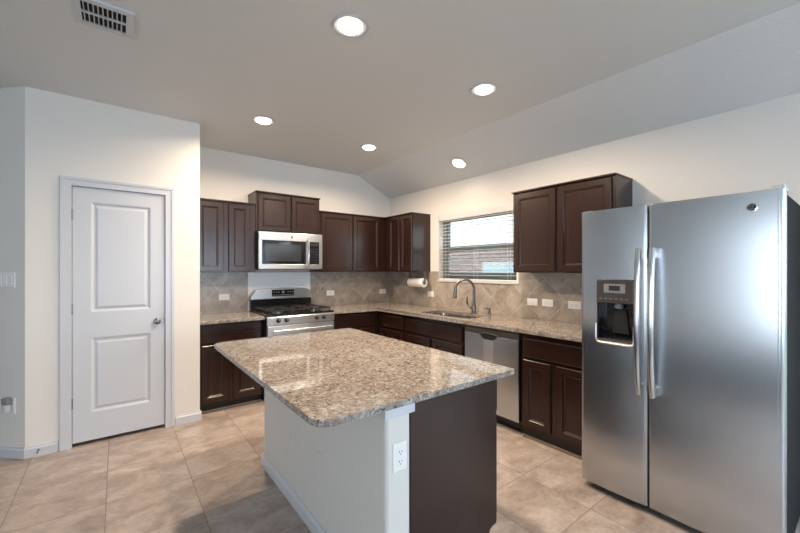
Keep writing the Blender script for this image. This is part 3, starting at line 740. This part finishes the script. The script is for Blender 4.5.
# bowed bar handles each side of the split
for x, par in ((SPLIT - 0.034, ld), (SPLIT + 0.034, rd)):
    h = MB(); pts = []
    for k in range(17):
        t = k / 16; pts.append((x, -FD - 0.030 - 0.030 * math.sin(PI * t) ** 0.8, 0.685 + (1.515 - 0.685) * t))
    h.tube(pts, [0.014] + [0.0155] * 15 + [0.014], 14, flat=1.0)
    for z in (0.715, 1.485): h.box(x - 0.012, x + 0.012, -FD - 0.038, -FD + 0.008, z - 0.028, z + 0.028, 0.004)
    h.build('handle', 'steel_bright', par, smooth=True)
emblem(rd, (1.171 - 0.358, 1.691), 0.020, -FD + 0.0015)
MB().box(0.02, FW - 0.02, -FD + 0.09, -FD + 0.13, 0.002, 0.029).build('base_grille', 'black', ff)
for x in (0.05, FW - 0.05): MB().lathe([(0.022, 0.0005), (0.022, 0.012), (0.012, 0.014), (0.012, 0.0299)], (x, -FD + 0.16, 0), 'z', 14).build('foot', 'black', ff)
hc = MB().prism([(-FD + 0.015, FZ1 + 0.0005), (-FD + 0.17, FZ1 + 0.0005), (-FD + 0.16, FZ1 + 0.012), (-FD + 0.05, FZ1 + 0.026), (-FD + 0.02, FZ1 + 0.020)], FW - 0.045, FW - 0.001, 0.004, 2, axis='x')
hc.box(FW - 0.12, FW - 0.046, -FD + 0.035, -FD + 0.13, FZ1 + 0.0005, FZ1 + 0.008, 0.002)
hc.build('hinge_cover', 'pale_grey_plastic', ff, 'pale grey hinge cover on top')
MB().prism([(0.004, -FD + 0.03), (0.06, -FD + 0.02), (0.10, -FD + 0.17), (0.0, -FD + 0.17)], FZ1 + 0.0005, FZ1 + 0.005, 0.002, 1).build('hinge_cover', 'grey_plastic', ff)

# ------------------------------------------------------------------ island
IX0, IX1, IY0, IY1 = 0.505, 1.549, 1.082, 2.693
def round_corner(poly, radii, n=6):
    out = []
    m = len(poly)
    for i, p in enumerate(poly):
        r = radii[i]; p = Vector(p)
        if not r: out.append(tuple(p)); continue
        a = (Vector(poly[i - 1]) - p).normalized(); b = (Vector(poly[(i + 1) % m]) - p).normalized()
        c = p + (a + b) * r
        for k in range(n + 1):
            t = k / n * PI / 2; out.append(tuple(c - b * r * math.cos(t) - a * r * math.sin(t)))
    return out
slab('island_countertop', 'large beige speckled granite island countertop in the foreground', round_corner([(IX0, IY0), (IX1, IY0), (IX1, IY1), (IX0, IY1)], [0.055, 0.006, 0.006, 0.06]), 0.005, None, CT - ITH)
il = thing('kitchen_island', 'kitchen island with grey half wall and dark end panel under the granite', 'island', (1.15, 1.9, 0)); io = il.location
PX0, PX1, PY0, PY1 = 0.831, 0.957, 1.165, 2.672
ZT = CT - ITH - 0.001
MB(io).prism(round_corner([(PX0, PY0), (PX1, PY0), (PX1, PY1), (PX0, PY1)], [0.020, 0.020, 0.0, 0.020]), 0.001, ZT).build('half_wall', 'island_paint', il, 'grey painted half wall', True)
MB(io).box(PX0 - 0.014, PX1 + 0.010, PY0 - 0.014, PY0 + 0.11, ZT - 0.068, ZT - 0.0005, 0.003).build('cap_trim', 'white', il, 'white trim block at the top of the wall end')
bb = MB(io)
prof = base_prof()
ring = []
for dx, dz in prof:
    ring.append([bb._v((PX0 - dx, PY0 - 0.0, dz)), bb._v((PX0 - dx, PY1 + dx, dz)), bb._v((PX1, PY1 + dx, dz))])
for i in range(len(ring)):
    a, b2 = ring[i], ring[(i + 1) % len(ring)]
    for j in range(2): bb.bm.faces.new((a[j], a[j + 1], b2[j + 1], b2[j]))
bb.bm.faces.new([r[0] for r in ring]); bb.bm.faces.new([r[2] for r in ring][::-1])
bb.build('baseboard', 'white', il, 'white baseboard')
CX1 = 1.514
MB(io).box(PX1 + 0.001, CX1, PY0 + 0.022, PY1, 0.105, ZT).build('cabinet_body', 'wood', il)
MB(io).box(PX1 + 0.001, CX1 - 0.07, PY0 + 0.022, PY1, 0.001, 0.1045).build('toe_kick', 'wood_kick', il)
ep = [(PX1 + 0.001, 0.001), (CX1 - 0.055, 0.001), (CX1 - 0.055, 0.085), (CX1 - 0.045, 0.108), (CX1 - 0.020, 0.118), (CX1, 0.118), (CX1, ZT), (PX1 + 0.001, ZT)]
MB(io).prism(ep, PY0 + 0.004, PY0 + 0.0215, axis='y').build('end_panel', 'wood', il, 'flat dark espresso end panel')
# doors on the island's far side, facing the sink
yy = PY0 + 0.012
for i in range(3):
    y0 = PY0 + 0.012 + i * 0.497; y1 = y0 + 0.485
    d = MB(io); rings = DOOR
    prev = None
    for ins, ou in rings:
        r = [d._v((CX1 + 0.0005 + ou, y, z)) for y, z in ((y0 + ins, 0.12 + ins), (y1 - ins, 0.12 + ins), (y1 - ins, 0.66 - ins), (y0 + ins, 0.66 - ins))]
        if prev is None: d.bm.faces.new(r)
        else:
            for a in range(4): d.bm.faces.new((prev[a], prev[(a + 1) % 4], r[(a + 1) % 4], r[a]))
        prev = r
    d.bm.faces.new(prev); d.build('door', 'wood', il)
    MB(io).box(CX1 + 0.0005, CX1 + 0.0195, y0, y1, 0.682, 0.855, 0.003).build('drawer_front', 'wood_x', il)

# ------------------------------------------------------------------ outlets and switches (face -y; origin on the wall plane)
PLATE = [(0, 0), (0, 0.003), (0.003, 0.0055), (0.005, 0.006)]
def outlet(label, loc, rz=0.0, horizontal=True, style='duplex', plate='white_plastic', name='wall_outlet', cat='outlet', gangs=1):
    t = thing(name, label, cat, loc, rz)
    wv, hv = 0.070 + 0.046 * (gangs - 1), 0.115
    def R(x0, x1, z0, z1): return (z0, z1, x0, x1) if horizontal else (x0, x1, z0, z1)
    a = R(-wv / 2, wv / 2, -hv / 2, hv / 2); MB().panel(*a, -0.0004, PLATE).build('cover_plate', plate, t)
    if style == 'duplex':
        for s in (-0.0195, 0.0195):
            a = R(-0.0165, 0.0165, s - 0.0135, s + 0.0135)
            rc = MB().panel(*a, -0.0066, [(0, 0), (0, 0.0012), (0.002, 0.0018)]).build('socket', plate, t)
            sl = MB()
            for x0, x1, z0, z1 in ((-0.0075, -0.0052, s - 0.001, s + 0.008), (0.0052, 0.0075, s - 0.001, s + 0.007), (-0.0022, 0.0022, s - 0.0095, s - 0.0055)):
                b_ = R(x0, x1, z0, z1); sl.box(b_[0], b_[1], -0.0092, -0.0086, b_[2], b_[3])
            sl.build('slots', 'slot', rc)
    else:
        for g in range(gangs):
            c = (g - (gangs - 1) / 2) * 0.046
            a = R(c - 0.0165, c + 0.0165, -0.033, 0.033)
            rk = MB().panel(*a, -0.0066, [(0, 0), (0, 0.0012), (0.0015, 0.0024)]).build('rocker' if style == 'rocker' else 'socket', plate, t)
            if style == 'gfci':
                sl = MB()
                for s in (-0.021, 0.021):
                    for x0, x1, z0, z1 in ((-0.0075, -0.0052, s - 0.001, s + 0.007), (0.0052, 0.0075, s - 0.001, s + 0.006)):
                        b_ = R(x0, x1, z0, z1); sl.box(b_[0], b_[1], -0.0100, -0.0091, b_[2], b_[3])
                sl.build('slots', 'slot', rk)
                bt_ = MB(); b_ = R(-0.007, 0.007, -0.0035, 0.0035); bt_.box(b_[0], b_[1], -0.0102, -0.0091, b_[2], b_[3]); bt_.build('test_button', 'pale_grey_plastic', rk)
    return t
ys = YB - SPL
outlet('white horizontal outlet on the tile left of the range', (0.969, ys, 1.083))
outlet('white horizontal outlet on the tile just right of the range', (2.300, ys, 1.078))
outlet('white horizontal outlet on the back tile close to the room corner', (3.165, ys, 1.070))
xs_ = XR - SPL
outlet('white outlet on the window-wall tile below the paper towel roll', (xs_, 3.600, 1.071), RIGHT, True, 'gfci')
outlet('white horizontal rocker switch on the tile, first right of the faucet', (xs_, 2.098, 1.072), RIGHT, True, 'rocker', name='light_switch', cat='switch')
outlet('white horizontal outlet with test button, second right of the faucet', (xs_, 1.935, 1.074), RIGHT, True, 'gfci')
outlet('white horizontal duplex outlet on the tile beside the refrigerator edge', (xs_, 1.672, 1.072), RIGHT)
# island outlets
M['island_plate'] = simple('grey_painted_plate', (0.635, 0.625, 0.59), 0.4)
outlet('grey outlet on the island half wall, farther from the camera', (PX0, 2.168, 0.385), RIGHT, False, 'rocker', 'island_plate')
outlet('grey outlet on the island half wall, nearer the camera', (PX0, 1.750, 0.410), RIGHT, False, 'rocker', 'island_plate')
outlet('white upright duplex outlet on the white end of the island half wall', (0.896, PY0, 0.648), 0, False)
# slanted wall at the left edge of the view
def on45(t, z): return (XA - t * D45, YP + t * D45, z)
outlet('white switch plate on the slanted wall at the left edge', on45(0.165, 1.318), -PI / 4, False, 'rocker', name='light_switch', cat='switch', gangs=3)
outlet('white outlet low on the slanted wall, behind the plug-in', on45(0.115, 0.385), -PI / 4, False)
p = on45(0.115, 0.405)
pg = thing('plug_in_freshener', 'small grey plug-in device in the low outlet on the slanted wall', 'plug-in', (p[0] - 0.0075, p[1] - 0.0075, p[2]), -PI / 4)
MB().box(-0.028, 0.026, -0.042, -0.002, 0.000, 0.050, 0.010, 3).build('casing', 'grey_plastic', pg)
MB().lathe([(0.018, -0.052), (0.021, -0.048), (0.021, -0.010), (0.012, -0.001)], (0.004, -0.024, 0), 'z', 18).build('refill_bottle', 'pale_grey_plastic', pg, 'pale refill bottle')

# ------------------------------------------------------------------ window blind
bl = thing('window_blind', 'white horizontal slat blind with open slats in the kitchen window', 'blind', (XR + 0.035, (WY0 + WY1) / 2, WZ1)); b0 = bl.location
ya, yb = WY0 + 0.006, WY1 - 0.008; xc = XR + 0.038
MB(b0).box(XR + 0.012, XR + 0.064, ya, yb, WZ1 - 0.045, WZ1 - 0.002).build('headrail', 'slat', bl)
va = MB(b0).prism([(XR + 0.002, WZ1 - 0.075), (XR + 0.0115, WZ1 - 0.075), (XR + 0.0115, WZ1 - 0.001), (XR - 0.002, WZ1 - 0.001), (XR - 0.002, WZ1 - 0.014)], ya, yb, axis='y').build('valance', 'slat', bl)
st = MB(b0); z = WZ1 - 0.088; nsl = 0
while z > WZ0 + 0.035:
    tl = 0.0
    st.prism([(xc - 0.024, z - tl), (xc + 0.024, z + tl), (xc + 0.024, z + tl + 0.003), (xc, z + 0.0042), (xc - 0.024, z - tl + 0.003)], ya + 0.003, yb - 0.003, axis='y'); z -= 0.0425; nsl += 1
st.build('slats', 'slat', bl)
MB(b0).box(xc - 0.025, xc + 0.025, ya + 0.003, yb - 0.003, WZ0 + 0.004, WZ0 + 0.020, 0.003).build('bottom_rail', 'slat', bl)
for y in (ya + 0.11, (ya + yb) / 2, yb - 0.11):
    c = MB(b0)
    for dx in (-0.027, 0.027): c.tube([(xc + dx, y, WZ0 + 0.016), (xc + dx, y, WZ1 - 0.05)], 0.0014, 5)
    c.build('ladder_cord', 'slat', bl)
MB(b0).tube([(XR + 0.005, WY0 + 0.055, WZ1 - 0.05), (XR + 0.001, WY0 + 0.055, 1.72)], 0.004, 8).build('tilt_wand', 'pale_grey_plastic', bl)

# ------------------------------------------------------------------ ceiling: recessed lights and supply vent
def can(label, loc, tilt=0.0, power=1.0):
    t = thing('recessed_light', label, 'ceiling light', loc); t.rotation_euler = (0, tilt, 0)
    MB().lathe([(0.064, -0.0005), (0.100, -0.0005), (0.102, -0.004), (0.097, -0.008), (0.086, -0.009), (0.064, -0.003)], (0, 0, 0), 'z', 40).build('trim_ring', 'white', t, smooth=True)
    MB().lathe([(0.062, -0.004), (0.062, -0.012), (0.052, -0.019), (0.032, -0.0235), (0.010, -0.025)], (0, 0, 0), 'z', 40).build('lens', 'lens', t, 'glowing round lens')
    d = bpy.data.lights.new('lamp', 'AREA'); d.shape = 'DISK'; d.size = 0.12; d.energy = CAN_POWER * power; d.color = WARM; d.spread = math.radians(162)
    l = bpy.data.objects.new('lamp', d); COL.objects.link(l); l.parent = t; l.location = (0, 0, -0.027)
    return t
can('recessed ceiling light nearest the camera, upper middle of the ceiling', (1.024, 1.78, HC))
can('recessed ceiling light right of the nearest one, above the sink side of the island', (2.178, 1.793, HC))
can('recessed ceiling light above the left end of the range', (1.051, 3.383, HC))
can('recessed light in the flat ceiling nearest the back corner', (2.204, 3.416, HC))
SL = math.atan2(HC - HE, XR - XFOLD)
can('recessed light on the sloped ceiling above the sink', (3.0536, 2.869, 2.5963 - 0.0005), SL, 0.06)

vx0, vx1, vy0, vy1 = -0.180, 0.075, 2.385, 2.645
vt = thing('ceiling_vent', 'white louvered air supply vent in the ceiling at the upper left', 'air vent', ((vx0 + vx1) / 2, (vy0 + vy1) / 2, HC)); vo = vt.location
v = MB(vo); fwv = 0.034; zf = HC - 0.012
def fr4(w, x0, x1, y0, y1, t, za, zb):
    w.box(x0, x1, y0, y0 + t, za, zb).box(x0, x1, y1 - t, y1, za, zb).box(x0, x0 + t, y0 + t, y1 - t, za, zb).box(x1 - t, x1, y0 + t, y1 - t, za, zb)
fr4(v, vx0, vx1, vy0, vy1, fwv, zf, HC - 0.0005)
v.build('frame', 'white', vt)
MB(vo).box(vx0 + fwv, vx1 - fwv, vy0 + fwv, vy1 - fwv, HC - 0.003, HC - 0.0006).build('duct_shade_plate', 'duct_shade', vt, 'dark plate standing for the duct shade behind the louvers')  # dark plate paints the shade of the duct; nothing opens behind it
lo = MB(vo); ym = (vy0 + vy1) / 2
lo.box(vx0 + fwv, vx1 - fwv, ym - 0.006, ym + 0.006, zf, HC - 0.003)
for r0, r1, sg in ((vy0 + fwv, ym - 0.006, 1), (ym + 0.006, vy1 - fwv, 1)):
    nn = 9
    for i in range(nn):
        x = vx0 + fwv + 0.008 + i * (vx1 - vx0 - 2 * fwv - 0.012) / nn
        lo.prism([(x, HC - 0.003), (x + 0.003, HC - 0.003), (x + 0.0065, zf - 0.001), (x + 0.0035, zf - 0.001)], r0, r1, axis='y')
lo.build('louvers', 'white', vt)

# ------------------------------------------------------------------ repeats of one kind share a group phrase
GROUPS = {'wall_cabinet': 'espresso wall cabinets', 'base_cabinet': 'espresso base cabinets', 'recessed_light': 'recessed lights in the kitchen ceiling',
          'wall_outlet': 'power outlets on the kitchen walls and island', 'light_switch': 'wall light switches', 'countertop': 'granite countertops along the walls'}
for o in COL.objects:
    g = GROUPS.get(o.name.split('.')[0])
    if g and o.parent is None: o['group'] = g
